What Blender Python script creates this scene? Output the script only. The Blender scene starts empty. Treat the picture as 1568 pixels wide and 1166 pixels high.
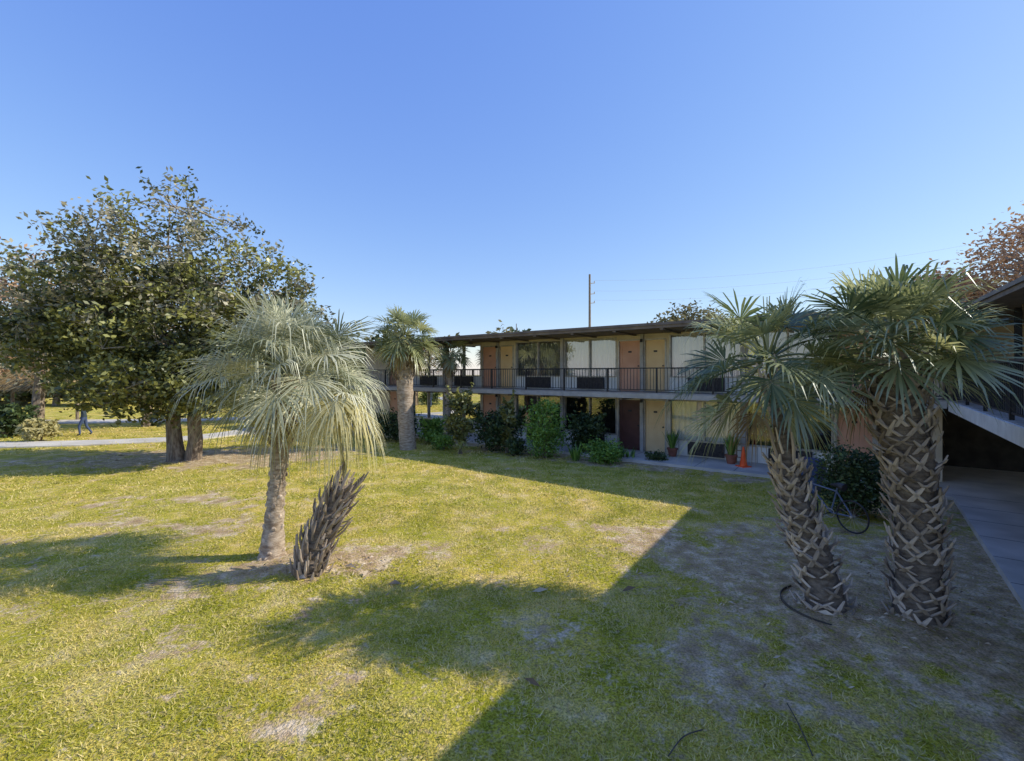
import bpy, math, random
import numpy as np
from mathutils import Vector, Matrix
random.seed(7); rng=np.random.default_rng(11)
R=math.radians
scene=bpy.context.scene
EYE=3.21; F=700.0
# ------------------------------------------------------------------ helpers
def V(*a): return Vector(a)
def link(o): scene.collection.objects.link(o)
def root(name,loc):
    o=bpy.data.objects.new(name,None); o.location=loc; o.empty_display_size=.2; link(o); return o
class MB:
    def __init__(s): s.v=[]; s.f=[]; s.m=[]; s.t=[]
    def add(s,vs,fs,mi=0,tint=0.5):
        b=len(s.v); s.v.extend([tuple(p) for p in vs]); s.t.extend([tint]*len(vs))
        for f in fs: s.f.append(tuple(b+i for i in f)); s.m.append(mi)
    def tube(s,pts,rad,sides=6,mi=0,tint=.5,cap=True):
        pts=[Vector(p) for p in pts]; n=len(pts); vs=[]
        ref=V(0,0,1)
        d0=(pts[-1]-pts[0]).normalized()
        if abs(d0.z)>.85: ref=V(1,0,0)
        for i,p in enumerate(pts):
            d=(pts[min(i+1,n-1)]-pts[max(i-1,0)]).normalized()
            a=d.cross(ref).normalized(); b=d.cross(a)
            r=rad[i] if hasattr(rad,'__len__') else rad
            for k in range(sides):
                th=2*math.pi*k/sides; vs.append(p+a*math.cos(th)*r+b*math.sin(th)*r)
        fs=[]
        for i in range(n-1):
            for k in range(sides):
                k2=(k+1)%sides; fs.append((i*sides+k,i*sides+k2,(i+1)*sides+k2,(i+1)*sides+k))
        if cap: fs.append(tuple(range(sides-1,-1,-1))); fs.append(tuple((n-1)*sides+k for k in range(sides)))
        s.add(vs,fs,mi,tint)
    def box(s,fr,t0,t1,o0,o1,z0,z1,mi=0,tint=.5):
        vs=[fr(t,o,z) for z in (z0,z1) for (t,o) in ((t0,o0),(t1,o0),(t1,o1),(t0,o1))]
        s.add(vs,[(0,1,2,3),(7,6,5,4),(0,4,5,1),(1,5,6,2),(2,6,7,3),(3,7,4,0)],mi,tint)
    def prism(s,poly,z0,z1,mi=0):
        n=len(poly); vs=[(p[0],p[1],z0) for p in poly]+[(p[0],p[1],z1) for p in poly]
        fs=[tuple(range(n-1,-1,-1)),tuple(range(n,2*n))]+[(i,(i+1)%n,n+(i+1)%n,n+i) for i in range(n)]
        s.add(vs,fs,mi)
    def obj(s,name,mats,parent=None,smooth=False):
        me=bpy.data.meshes.new(name); me.from_pydata(s.v,[],s.f)
        if not isinstance(mats,(list,tuple)): mats=[mats]
        for m in mats: me.materials.append(m)
        me.polygons.foreach_set('material_index',s.m)
        a=me.attributes.new('tint','FLOAT','POINT'); a.data.foreach_set('value',s.t)
        if smooth: me.polygons.foreach_set('use_smooth',[True]*len(s.f))
        me.update()
        o=bpy.data.objects.new(name,me); link(o)
        if parent: 
            o.parent=parent; o.matrix_parent_inverse=Matrix.Translation(-Vector(parent.location))
        return o
def frame(ox,oy,ang,oz=0):
    c,s=math.cos(ang),math.sin(ang)
    return lambda t,o,z:(ox+t*c-o*s,oy+t*s+o*c,oz+z)
# ------------------------------------------------------------------ materials
def newmat(name):
    m=bpy.data.materials.new(name); m.use_nodes=True; nt=m.node_tree
    return m,nt,nt.nodes['Principled BSDF']
def noise_mat(name,c1,c2,scale=8,rough=.85,bump=.0,bscale=60,detail=4,metal=0,spec=.3,stretch=None,lo=.35,hi=.65):
    m,nt,b=newmat(name); N=nt.nodes; L=nt.links
    tc=N.new('ShaderNodeTexCoord'); mp=N.new('ShaderNodeMapping'); L.new(tc.outputs['Object'],mp.inputs[0])
    if stretch: mp.inputs['Scale'].default_value=stretch
    n=N.new('ShaderNodeTexNoise'); n.inputs['Scale'].default_value=scale; n.inputs['Detail'].default_value=detail
    L.new(mp.outputs[0],n.inputs['Vector'])
    r=N.new('ShaderNodeValToRGB'); r.color_ramp.elements[0].position=lo; r.color_ramp.elements[1].position=hi
    r.color_ramp.elements[0].color=(*c1,1); r.color_ramp.elements[1].color=(*c2,1)
    L.new(n.outputs['Fac'],r.inputs[0]); L.new(r.outputs[0],b.inputs['Base Color'])
    b.inputs['Roughness'].default_value=rough; b.inputs['Metallic'].default_value=metal
    b.inputs['Specular IOR Level'].default_value=spec
    if bump>0:
        n2=N.new('ShaderNodeTexNoise'); n2.inputs['Scale'].default_value=bscale; n2.inputs['Detail'].default_value=3
        L.new(mp.outputs[0],n2.inputs['Vector'])
        bp=N.new('ShaderNodeBump'); bp.inputs['Strength'].default_value=bump; bp.inputs['Distance'].default_value=.02
        L.new(n2.outputs['Fac'],bp.inputs['Height']); L.new(bp.outputs[0],b.inputs['Normal'])
    return m
def leaf_mat(name,c1,c2,transl=.3,gloss=.08,rough=.45):
    m,nt,b=newmat(name); N=nt.nodes; L=nt.links; N.remove(b)
    at=N.new('ShaderNodeAttribute'); at.attribute_name='tint'
    mx=N.new('ShaderNodeMix'); mx.data_type='RGBA'; mx.inputs['A'].default_value=(*c1,1); mx.inputs['B'].default_value=(*c2,1)
    L.new(at.outputs['Fac'],mx.inputs['Factor'])
    d=N.new('ShaderNodeBsdfDiffuse'); L.new(mx.outputs['Result'],d.inputs['Color']); last=d.outputs[0]
    if transl>0:
        t=N.new('ShaderNodeBsdfTranslucent'); L.new(mx.outputs['Result'],t.inputs['Color'])
        m1=N.new('ShaderNodeMixShader'); m1.inputs[0].default_value=transl
        L.new(last,m1.inputs[1]); L.new(t.outputs[0],m1.inputs[2]); last=m1.outputs[0]
    if gloss>0:
        g=N.new('ShaderNodeBsdfGlossy'); g.inputs['Roughness'].default_value=rough; g.inputs['Color'].default_value=(.8,.85,.9,1)
        m2=N.new('ShaderNodeMixShader'); m2.inputs[0].default_value=gloss
        L.new(last,m2.inputs[1]); L.new(g.outputs[0],m2.inputs[2]); last=m2.outputs[0]
    L.new(last,N['Material Output'].inputs['Surface'])
    return m
M_wall=noise_mat('tan_stucco',(.60,.51,.38),(.70,.61,.48),2.5,.9,.3,120)
M_wallw=noise_mat('white_panel_paint',(.74,.72,.66),(.84,.82,.76),3,.7)
M_grey=noise_mat('grey_post_paint',(.38,.36,.33),(.48,.45,.42),4,.7)
M_soffit=noise_mat('soffit_paint',(.16,.125,.10),(.22,.175,.14),3,.8)
M_fascia=noise_mat('fascia_metal',(.13,.10,.085),(.19,.155,.13),3,.6)
M_slab=noise_mat('slab_concrete',(.30,.27,.24),(.40,.37,.33),2,.85,.2,50)
M_slabw=noise_mat('slab_edge_paint',(.62,.59,.55),(.76,.73,.69),3,.8)
M_roof=noise_mat('roof_membrane',(.42,.42,.42),(.55,.55,.55),1.5,.8)
M_doorT=noise_mat('door_tan_paint',(.78,.53,.27),(.85,.61,.33),2,.5)
M_doorP=noise_mat('door_salmon_paint',(.66,.34,.22),(.73,.40,.27),2,.5)
M_doorD=noise_mat('door_maroon_paint',(.09,.037,.03),(.13,.052,.045),2,.45)
M_dark=noise_mat('dark_ac_grille',(.02,.02,.025),(.05,.045,.05),10,.5)
M_rail=noise_mat('railing_black_paint',(.015,.016,.02),(.035,.035,.04),10,.45)
M_alum=noise_mat('window_aluminium',(.35,.32,.28),(.5,.47,.42),5,.4,metal=.3)
M_room=noise_mat('room_shade_dark',(.03,.028,.026),(.06,.055,.05),3,.9)  # near-black colour stands in for shade inside rooms and passage
M_curt=noise_mat('curtain_white',(.80,.77,.72),(.92,.90,.86),3,.9,stretch=(6,6,.5))
M_curtG=noise_mat('curtain_grey',(.10,.10,.12),(.19,.19,.21),3,.9,stretch=(6,6,.5))
def glass():
    m,nt,b=newmat('window_glass'); N=nt.nodes; L=nt.links
    tr=N.new('ShaderNodeBsdfTransparent'); tr.inputs[0].default_value=(.88,.90,.89,1)
    g=N.new('ShaderNodeBsdfGlossy'); g.inputs['Roughness'].default_value=.02
    fr=N.new('ShaderNodeFresnel'); fr.inputs[0].default_value=1.6
    n=N.new('ShaderNodeTexNoise'); n.inputs['Scale'].default_value=1.2
    bp=N.new('ShaderNodeBump'); bp.inputs['Strength'].default_value=.05; L.new(n.outputs['Fac'],bp.inputs['Height']); L.new(bp.outputs[0],g.inputs['Normal'])
    mp=N.new('ShaderNodeMath'); mp.operation='ADD'; mp.inputs[1].default_value=.14; L.new(fr.outputs[0],mp.inputs[0])
    mx=N.new('ShaderNodeMixShader'); L.new(mp.outputs[0],mx.inputs[0]); L.new(tr.outputs[0],mx.inputs[1]); L.new(g.outputs[0],mx.inputs[2])
    L.new(mx.outputs[0],N['Material Output'].inputs['Surface']); return m
M_glass=glass()
M_conc=noise_mat('walk_concrete',(.46,.43,.39),(.62,.585,.54),1.3,.85,.3,40,detail=6)
M_path=noise_mat('path_concrete',(.50,.47,.41),(.66,.62,.55),.8,.9,.2,30)
M_bark=noise_mat('tree_bark',(.14,.105,.08),(.32,.265,.21),5,.95,.8,25,stretch=(3,3,.8))
M_twig=noise_mat('twig_bark',(.26,.23,.20),(.44,.40,.35),8,.95)
M_ptrunk=noise_mat('palm_trunk',(.13,.10,.078),(.28,.23,.185),9,.95,.9,40,stretch=(1,1,2.5))
M_ptrunkL=noise_mat('palm_trunk_light',(.28,.21,.155),(.56,.47,.38),7,.95,.9,35,stretch=(1,1,3))
M_boot=leaf_mat('palm_boots',(.17,.13,.10),(.76,.64,.53),0,.0)
M_bootD=leaf_mat('palm_boots_brown',(.11,.08,.06),(.60,.50,.42),0,.0)
M_fanleaf=leaf_mat('fan_palm_leaf',(.09,.135,.055),(.58,.58,.28),.38,.08,.35)
M_fandry=leaf_mat('palm_dry_leaf',(.22,.145,.07),(.52,.40,.21),.3,.0)
M_silver=leaf_mat('silver_palm_leaf',(.20,.23,.13),(.80,.78,.57),.30,.05,.4)
M_yelleaf=leaf_mat('yellow_palm_leaf',(.30,.28,.10),(.74,.66,.34),.35,.03)
M_treeleaf=leaf_mat('tree_leaf',(.03,.045,.014),(.34,.34,.10),.22,.05,.4)
M_treegrey=leaf_mat('tree_leaf_grey',(.15,.15,.10),(.48,.44,.31),.2,.03)
M_shrubG=leaf_mat('shrub_leaf_green',(.06,.13,.015),(.30,.50,.09),.25,.04)
M_shrubD=leaf_mat('shrub_leaf_dark',(.014,.028,.010),(.14,.20,.07),.2,.03)
M_autumn=leaf_mat('autumn_leaf',(.26,.15,.09),(.60,.40,.26),.3,.0)
M_bgleaf=leaf_mat('distant_leaf',(.08,.085,.04),(.36,.32,.18),.25,.0)
# ------------------------------------------------------------------ noise
def vnoise(x,y,sc,seed=0):
    x=x*sc+seed*17.3+500; y=y*sc+seed*9.1+500
    xi=np.floor(x).astype(np.int64); yi=np.floor(y).astype(np.int64); fx=x-xi; fy=y-yi
    fx=fx*fx*(3-2*fx); fy=fy*fy*(3-2*fy)
    def h(a,b):
        k=(a*374761393+b*668265263+seed*1274126177)&0xffffffff
        k=((k^(k>>13))*1274126177)&0xffffffff
        return ((k^(k>>16))&0xffff)/65535.0
    return (h(xi,yi)*(1-fx)+h(xi+1,yi)*fx)*(1-fy)+(h(xi,yi+1)*(1-fx)+h(xi+1,yi+1)*fx)*fy
def fbm(x,y,sc,seed=0,o=4):
    r=0;a=.5;t=0
    for i in range(o): r=r+a*vnoise(x,y,sc*2**i,seed+i*3); t+=a; a*=.55
    return r/t
# ------------------------------------------------------------------ geometry constants
d=V(-.805,.593,0).normalized(); nm=V(-.593,-.805,0).normalized()
P0=V(5.63,18,0)
e=V(.618,.786,0).normalized(); n2=V(-e.y,e.x,0)
C=V(11.4,11.88,0)
BW=1.5
def FM(t,o,z): p=P0+d*t+nm*o; return (p.x,p.y,z)
O2=C-n2*BW
def FR(s,o,z): p=O2-e*s+n2*o; return (p.x,p.y,z)
def isect(p,a,q,b):
    den=a.x*b.y-a.y*b.x; w=q-p; t=(w.x*b.y-w.y*b.x)/den; return p+a*t
TE=18.6; SE=12.4
def Lpoly(om,orr,back=7.5,te=TE,se=SE,taper=0.0):
    pm=Vector(FM(0,om,0)); pr=Vector(FR(0,orr,0)); pe=Vector(FR(se,orr-taper,0)); ic=isect(pm,d,pr,(pr-pe).normalized())
    pmb=Vector(FM(0,-back,0)); prb=Vector(FR(0,-back,0)); oc=isect(pmb,d,prb,e)
    return [Vector(FM(te,om,0)),ic,pe,Vector(FR(se,-back,0)),oc,Vector(FM(te,-back,0))]
Z1=.10; ZS0=2.33; ZS1=2.5; ZR0=4.72; ZR1=4.97
# ------------------------------------------------------------------ ground
SW_M=1.95
def sd_main(x,y):  return (x-P0.x)*nm.x+(y-P0.y)*nm.y   # o coord
def t_main(x,y): return (x-P0.x)*d.x+(y-P0.y)*d.y
def sd_right(x,y): return (x-O2.x)*n2.x+(y-O2.y)*n2.y
def gz(x,y): return .05*(fbm(x,y,.35,3)-.5)+.10*np.exp(-(((x+3.4)**2+(y-7.4)**2)/1.0))+.10*np.exp(-(((x-4.8)**2+(y-6.1)**2)/1.5))
def dirtf(x,y):
    g=lambda cx,cy,rx,ry,w:w*np.exp(-(((x-cx)/rx)**2+((y-cy)/ry)**2))
    v=g(-3.5,7.5,1.25,.85,1.2)+g(4.9,6.2,2.1,1.5,1.15)+g(3.3,8.0,2.0,1.7,.82)+g(-12,17.2,5.0,1.9,1.3)+g(-9.0,18.8,3.8,1.4,1.0)+g(2.4,4.8,1.8,1.3,.68)
    v=v+g(-9,11.5,3.0,.8,.65)+g(-1.8,7.9,.9,.5,.8)+g(6.5,8.5,2.5,2.5,.9)+g(-2.2,4.1,.2,.18,.7)+g(-1.9,4.1,.18,.18,.6)+g(-6.5,6.3,1.2,.4,.55)+g(-20,15,6,2,.6)+g(1.8,9.6,2.5,.35,.5)+g(-4.2,5.8,.5,.3,.5)+g(-7.5,9.5,2.2,.4,.5)
    sm=sd_main(x,y); sr=sd_right(x,y)
    v=v+np.where((sm<3.8)&(sm>1.5)&(t_main(x,y)>-9)&(t_main(x,y)<18.6),.9*np.clip((3.8-sm)/1.0,0,1),0)
    v=v+np.where((sr<3.4)&(sr>1.2)&(sm>1.5)&(y<12),.7*np.clip((3.4-sr)/1.3,0,1),0)
    n=fbm(x,y,1.3,21,5)-.5; n2_=fbm(x,y,.35,31,3)-.5; n3_=fbm(x,y,3.7,41,4)-.5
    return np.clip((v-.41)*1.6+n*2.8+n2_*1.0+n3_*2.8,0,1)
def axis(lo,hi,step,far_lo,far_hi):
    a=list(np.arange(lo,hi+1e-6,step)); s=step; x=lo
    while x>far_lo: s*=1.35; x-=s; a.insert(0,x)
    s=step; x=hi
    while x<far_hi: s*=1.35; x+=s; a.append(x)
    return np.array(a)
xs=axis(-16,13,.08,-600,600); ys=axis(1.5,22,.08,-200,900)
X,Y=np.meshgrid(xs,ys); nx,ny=len(xs),len(ys)
Z=gz(X,Y); Z[(np.abs(X)>60)|(Y>90)]=0
D=dirtf(X,Y)
me=bpy.data.meshes.new('ground')
verts=np.stack([X.ravel(),Y.ravel(),Z.ravel()],1)
ii=np.arange((ny-1)*(nx-1)); r=ii//(nx-1); c=ii%(nx-1); a=r*nx+c
faces=np.stack([a,a+1,a+nx+1,a+nx],1)
me.vertices.add(len(verts)); me.vertices.foreach_set('co',verts.ravel())
me.loops.add(faces.size); me.loops.foreach_set('vertex_index',faces.ravel().astype(np.int32))
me.polygons.add(len(faces)); me.polygons.foreach_set('loop_start',(np.arange(len(faces))*4).astype(np.int32)); me.polygons.foreach_set('loop_total',np.full(len(faces),4,dtype=np.int32))
me.polygons.foreach_set('use_smooth',np.ones(len(faces),dtype=bool))
at=me.attributes.new('dirt','FLOAT','POINT'); at.data.foreach_set('value',D.ravel())
me.update(); me.validate()
ground=bpy.data.objects.new('ground',me); link(ground)
m,nt,b=newmat('lawn_and_dirt'); N=nt.nodes; L=nt.links
tc=N.new('ShaderNodeTexCoord')
def nz(s,dt=5):
    n=N.new('ShaderNodeTexNoise'); n.inputs['Scale'].default_value=s; n.inputs['Detail'].default_value=dt; n.inputs['Roughness'].default_value=.65; L.new(tc.outputs['Object'],n.inputs['Vector']); return n
def ramp(n,stops):
    r=N.new('ShaderNodeValToRGB'); el=r.color_ramp.elements
    while len(el)<len(stops): el.new(.5)
    for q,(p,cc) in zip(el,stops): q.position=p; q.color=(*cc,1)
    L.new(n.outputs['Fac'],r.inputs[0]); return r
def mixc(f,a_,b_,mode='MIX',fac=None):
    x=N.new('ShaderNodeMix'); x.data_type='RGBA'; x.blend_type=mode
    if f is not None: L.new(f,x.inputs['Factor'])
    else: x.inputs['Factor'].default_value=fac
    L.new(a_,x.inputs['A']); L.new(b_,x.inputs['B']); return x.outputs['Result']
gr=ramp(nz(1.3,6),[(.32,(.28,.29,.03)),(.45,(.47,.43,.055)),(.56,(.64,.53,.13)),(.66,(.78,.63,.34))])
fine=ramp(nz(42,4),[(.36,(.42,.42,.36)),(.60,(1.35,1.31,1.20))])
big=ramp(nz(.25,2),[(.35,(.88,.97,.8)),(.65,(1.15,1.06,1.0))])
g1=mixc(None,gr.outputs[0],fine.outputs[0],'MULTIPLY',.9); g1=mixc(None,g1,big.outputs[0],'MULTIPLY',.8)
di=ramp(nz(3.5,5),[(.32,(.38,.26,.16)),(.50,(.59,.44,.29)),(.64,(.82,.68,.50))])
di2=mixc(None,di.outputs[0],fine.outputs[0],'MULTIPLY',.6)
atn=N.new('ShaderNodeAttribute'); atn.attribute_name='dirt'
mth=N.new('ShaderNodeMath'); mth.operation='ADD'; L.new(atn.outputs['Fac'],mth.inputs[0])
n3=nz(14,4); m4=N.new('ShaderNodeMath'); m4.operation='MULTIPLY_ADD'; m4.inputs[1].default_value=3.6; m4.inputs[2].default_value=-1.78; L.new(n3.outputs['Fac'],m4.inputs[0]); L.new(m4.outputs[0],mth.inputs[1]); mth.use_clamp=True
L.new(mixc(mth.outputs[0],g1,di2),b.inputs['Base Color']); b.inputs['Roughness'].default_value=.95; b.inputs['Specular IOR Level'].default_value=.05
bp=N.new('ShaderNodeBump'); bp.inputs['Strength'].default_value=1.0; bp.inputs['Distance'].default_value=.055
L.new(nz(30,4).outputs['Fac'],bp.inputs['Height']); L.new(bp.outputs[0],b.inputs['Normal'])
me.materials.append(m)
# grass blades
def grass():
    P=[]
    for (x0,x1,y0,y1,den,h,w) in ((-8,6.5,3,7,2000,.036,.007),(-12,7,7,11,850,.04,.010),(-16,7,11,18,220,.05,.018),(-26,0,18,28,40,.07,.035)):
        n=int((x1-x0)*(y1-y0)*den); x=rng.uniform(x0,x1,n); y=rng.uniform(y0,y1,n)
        dd=dirtf(x,y); cl=fbm(x,y,2.2,77,3)
        k=(dd<rng.uniform(.0,.6,n))&(cl>rng.uniform(.25,.62,n))&(sd_main(x,y)>SW_M+.1)&(sd_right(x,y)>BW+.08)&(np.abs(x)<y*1.25+.3)
        P.append(np.stack([x[k],y[k],np.full(k.sum(),h),np.full(k.sum(),w),cl[k]],1))
    P=np.concatenate(P); n=len(P); th=rng.uniform(0,2*np.pi,n); hh=P[:,2]*rng.uniform(.5,1.5,n)
    z=gz(P[:,0],P[:,1])-.004; dx=np.cos(th)*P[:,3]; dy=np.sin(th)*P[:,3]
    lx=rng.normal(0,.8,n)*hh; ly=rng.normal(0,.8,n)*hh
    v=np.empty((n,3,3)); v[:,0]=np.stack([P[:,0]-dx,P[:,1]-dy,z],1); v[:,1]=np.stack([P[:,0]+dx,P[:,1]+dy,z],1); v[:,2]=np.stack([P[:,0]+lx,P[:,1]+ly,z+hh],1)
    me=bpy.data.meshes.new('grass'); me.vertices.add(3*n); me.vertices.foreach_set('co',v.ravel())
    me.loops.add(3*n); me.loops.foreach_set('vertex_index',np.arange(3*n,dtype=np.int32))
    me.polygons.add(n); me.polygons.foreach_set('loop_start',(np.arange(n)*3).astype(np.int32)); me.polygons.foreach_set('loop_total',np.full(n,3,dtype=np.int32))
    t=np.clip(fbm(P[:,0],P[:,1],.9,5,4)*1.5-.34+rng.normal(0,.30,n),0,1)
    at=me.attributes.new('tint','FLOAT','POINT'); at.data.foreach_set('value',np.repeat(t,3))
    me.materials.append(leaf_mat('grass_blade',(.37,.38,.05),(.90,.74,.36),.3,0))
    me.update(); o=bpy.data.objects.new('grass',me); link(o)
grass()
# ------------------------------------------------------------------ paving
mb=MB(); poly=Lpoly(SW_M,BW,7.4); 
mb.prism([(p.x,p.y) for p in poly],-.1,Z1,0)
mb.obj('sidewalk',M_conc)
mb=MB()
for k in range(24): mb.box(FM,-8+k*1.2,-7.985+k*1.2,.0,SW_M-.01,Z1-.01,Z1+.002,0)
for k in range(10): mb.box(FR,.2+k*1.25,.215+k*1.25,.0,BW-.01,Z1-.01,Z1+.002,0)
mb.obj('sidewalk_joints',M_dark)
def path(name,pts,w,mat=None):
    mb=MB(); vs=[]
    for i,p in enumerate(pts):
        a=Vector(pts[max(i-1,0)]+(0,)); b_=Vector(pts[min(i+1,len(pts)-1)]+(0,)); dd=(b_-a).normalized(); s=V(-dd.y,dd.x,0)*w/2
        q=Vector(p+(0,)); 
        for z in (.05,-.1): 
            vs+= [(q.x+s.x,q.y+s.y,z),(q.x-s.x,q.y-s.y,z)]
    fs=[]
    for i in range(len(pts)-1):
        A=i*4;B=A+4; fs+=[(A,A+1,B+1,B),(A+2,A,B,B+2),(A+1,A+3,B+3,B+1)]
    mb.add(vs,fs); return mb.obj(name,M_path)
def spl(P,n=8):
    out=[]
    P=[P[0]]+list(P)+[P[-1]]
    for i in range(1,len(P)-2):
        for k in range(n):
            t=k/n; out.append(tuple(.5*((2*P[i][j])+(-P[i-1][j]+P[i+1][j])*t+(2*P[i-1][j]-5*P[i][j]+4*P[i+1][j]-P[i+2][j])*t*t+(-P[i-1][j]+3*P[i][j]-3*P[i+1][j]+P[i+2][j])*t**3) for j in range(len(P[i]))))
    out.append(tuple(P[-2])); return out
path('garden_path',spl([(-40,19.6),(-24,20.2),(-17,21.8),(-15,24),(-14.5,27),(-15,34)]),1.7)
path('garden_path',spl([(-15.2,26.5),(-12.5,24.2),(-10.5,26.5),(-9.6,29)]),1.3).location.z=.004
path('garden_path',spl([(-60,31),(-30,30),(-15,33.5)]),2.2).location.z=.008
# ------------------------------------------------------------------ building
B=root('motel_building',FM(0,0,0))
mb=MB(); mb.prism([(p.x,p.y) for p in Lpoly(BW,BW)],ZS0,ZS1); mb.obj('balcony_slab',M_slab,B)
mb=MB(); mb.box(FM,-8.2,TE,BW+.003,BW+.05,ZS0-.04,ZS0+.13); mb.obj('balcony_edge_trim',M_grey,B)
mb=MB(); mb.box(FR,.06,SE,BW+.003,BW+.05,ZS0-.10,ZS1-.015); mb.obj('wing_edge_trim',M_slabw,B)
OM=BW+.60; OR=BW-.30; TP=.78  # overhang and taper shaped to steer the roof's shadow on the lawn
mb=MB(); mb.prism([(p.x,p.y) for p in Lpoly(OM,OR,7.5,taper=TP)],ZR0+.06,ZR1-.05); mb.obj('roof_deck',M_soffit,B)
mb=MB(); mb.prism([(p.x,p.y) for p in Lpoly(OM+.04,OR+.04,7.55,TE+.05,SE+.05,taper=TP)],ZR1-.09,ZR1); mb.obj('roof_edge',M_fascia,B)
mb=MB(); mb.prism([(p.x,p.y) for p in Lpoly(OM-.1,OR-.1,7.4,TE-.1,SE-.1,taper=TP)],ZR1-.01,ZR1+.01); mb.obj('roof_top',M_roof,B)
mb=MB()
for k in range(16): mb.box(FM,-8+k*1.75,-7.88+k*1.75,.01,OM-.03,ZR0-.0,ZR0+.055)
for k in range(8): mb.box(FR,1+k*1.6,1.12+k*1.6,.01,.42,ZR0-.06,ZR0+.055)
for k in range(16): mb.box(FM,-8+k*1.75,-7.86+k*1.75,.01,BW-.03,ZS0-.12,ZS0-.003)
mb.obj('beams',M_soffit,B)
WALL=MB();FRM=MB();GL=MB();CU=MB();DO=MB();PAN=MB()
def wall_section(fr,t0,t1,zf,zc,kind,var=0,curt=0,head=2.05):
    T=.16
    if zf>1: head=2.17
    if kind=='S': WALL.box(fr,t0,t1,-T,0,zf,zc,0); return
    if kind=='P': WALL.box(fr,t0,t1,-T,.10,zf,zc,1); return
    if kind=='D':
        h=zf+2.03
        WALL.box(fr,t0,t1,-T,0,h+.05,zc,0)
        for a_,b_ in ((t0,t0+.05),(t1-.05,t1)): FRM.box(fr,a_,b_,-T,.02,zf,h+.05,0)
        FRM.box(fr,t0+.05,t1-.05,-T,.02,h,h+.05,0)
        DO.box(fr,t0+.05,t1-.05,-.10,-.055,zf+.01,h,var)
        for zz in ((.25,.95),(1.1,1.85)):
            for s0,s1 in ((.15,.17),(t1-t0-.17,t1-t0-.15)): DO.box(fr,t0+s0,t0+s1,-.055,-.045,zf+zz[0],zf+zz[1],var)
            for q in zz: DO.box(fr,t0+.17,t1-.17,-.055,-.045,zf+q-.01,zf+q+.01,var)
        DO.box(fr,t0+.10,t0+.15,-.055,.0,zf+.98,zf+1.03,3)
        DO.box(fr,(t0+t1)/2-.07,(t0+t1)/2+.07,-.055,-.045,zf+1.55,zf+1.62,3)
        return
    if kind=='W':
        sill=zf+.60; top=zf+head
        WALL.box(fr,t0,t1,-T,0,top+.04,zc,0)
        PAN.box(fr,t0,t1,-T,-.02,zf,sill-.04,0)
        w=t1-t0
        PAN.box(fr,t0+.22*w,t0+.72*w,-.02,.10,zf+.06,sill-.06,1)
        for k in range(8): PAN.box(fr,t0+.24*w,t0+.70*w,.10,.115,zf+.10+k*.05,zf+.12+k*.05,1)
        for q in (.18,.86): PAN.box(fr,t0+q*w-.012,t0+q*w+.012,-.02,-.008,zf,sill-.04,2)
        FRM.box(fr,t0,t1,-T,.03,sill-.04,sill,0); FRM.box(fr,t0,t1,-T,.02,top,top+.04,0)
        for q in (t0,t0+w/2-.03,t1-.05): FRM.box(fr,q,q+.05,-T,.02,sill,top,0)
        for a_,b_ in ((t0+.05,t0+w/2-.03),(t0+w/2+.02,t1-.05)):
            GL.add([fr(a_,-.08,sill),fr(b_,-.08,sill),fr(b_,-.08,top),fr(a_,-.08,top)],[(0,1,2,3)])
        if curt>=0:
            lo,hi=t0,t1
            if curt==2: hi=t0+w*.45
            if curt==3: lo=t0+w*.35
            n=int((hi-lo)/.03); pv=[]
            for k in range(n+1):
                q=lo+(hi-lo)*k/n; oo=-.24+.035*math.sin(q*38+math.sin(q*7)*2)
                pv+=[fr(q,oo,sill-.1),fr(q,oo,top+.05)]
            CU.add(pv,[(2*k,2*k+2,2*k+3,2*k+1) for k in range(n)],1 if curt==1 else 0)
Pm=3.67
def bays(fr,c0,ilo,ihi,lim,drs,crt):
    for fl,(zf,zc) in enumerate(((Z1,ZS0),(ZS1,ZR0+.06))):
        for i in range(ilo,ihi+1):
            c=c0+7.34*i
            segs=[(c-.94,c-.06,'D'),(c-.06,c+.06,'P'),(c+.06,c+1.04,'D'),(c+1.04,c+1.10,'S'),(c+1.10,c+3.61,'W'),(c+3.61,c+3.75,'P'),(c+3.75,c+6.28,'W'),(c+6.28,c+6.40,'S')]
            dn=0;wn=0
            for (a_,b_,k) in segs:
                if a_<lim[0]-.01 or b_>lim[1]+.01:
                    a2=max(a_,lim[0]); b2=min(b_,lim[1])
                    if b2-a2>.05: wall_section(fr,a2,b2,zf,zc,'S')
                    continue
                v=0;cu=0
                if k=='D': v=drs.get((fl,i,dn),(0,1)[dn]); dn+=1
                if k=='W': cu=crt.get((fl,i,wn),0); wn+=1
                wall_section(fr,a_,b_,zf,zc,k,v,cu)
doors={(0,0,0):0,(0,0,1):2,(1,0,0):0,(1,0,1):1,(1,1,0):0,(1,1,1):1,(0,-1,1):1,(0,-1,0):1}
curts={(1,0,0):0,(1,0,1):1,(1,1,0):0,(0,0,0):-1,(0,0,1):-1,(0,-1,1):0,(0,-1,0):-1,(0,1,0):-1,(0,1,1):1,(1,-1,0):0,(1,-1,1):0,(1,2,0):1}
bays(FM,.50,-2,2,(-8.3,TE-.3),doors,curts)
bays(FR,4.0,-1,1,(1.2,SE-.3),{},{(0,0,0):1,(1,0,0):0})
WALL.box(FM,TE-.3,TE-.12,-7.2,-.003,Z1,ZR0+.05,0)
WALL.box(FR,SE-.3,SE-.12,-7.2,-.003,Z1,ZR0+.05,0)
WALL.box(FM,-8.3,TE-.31,-7.2,-7.05,Z1,ZR0+.05,0)
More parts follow.
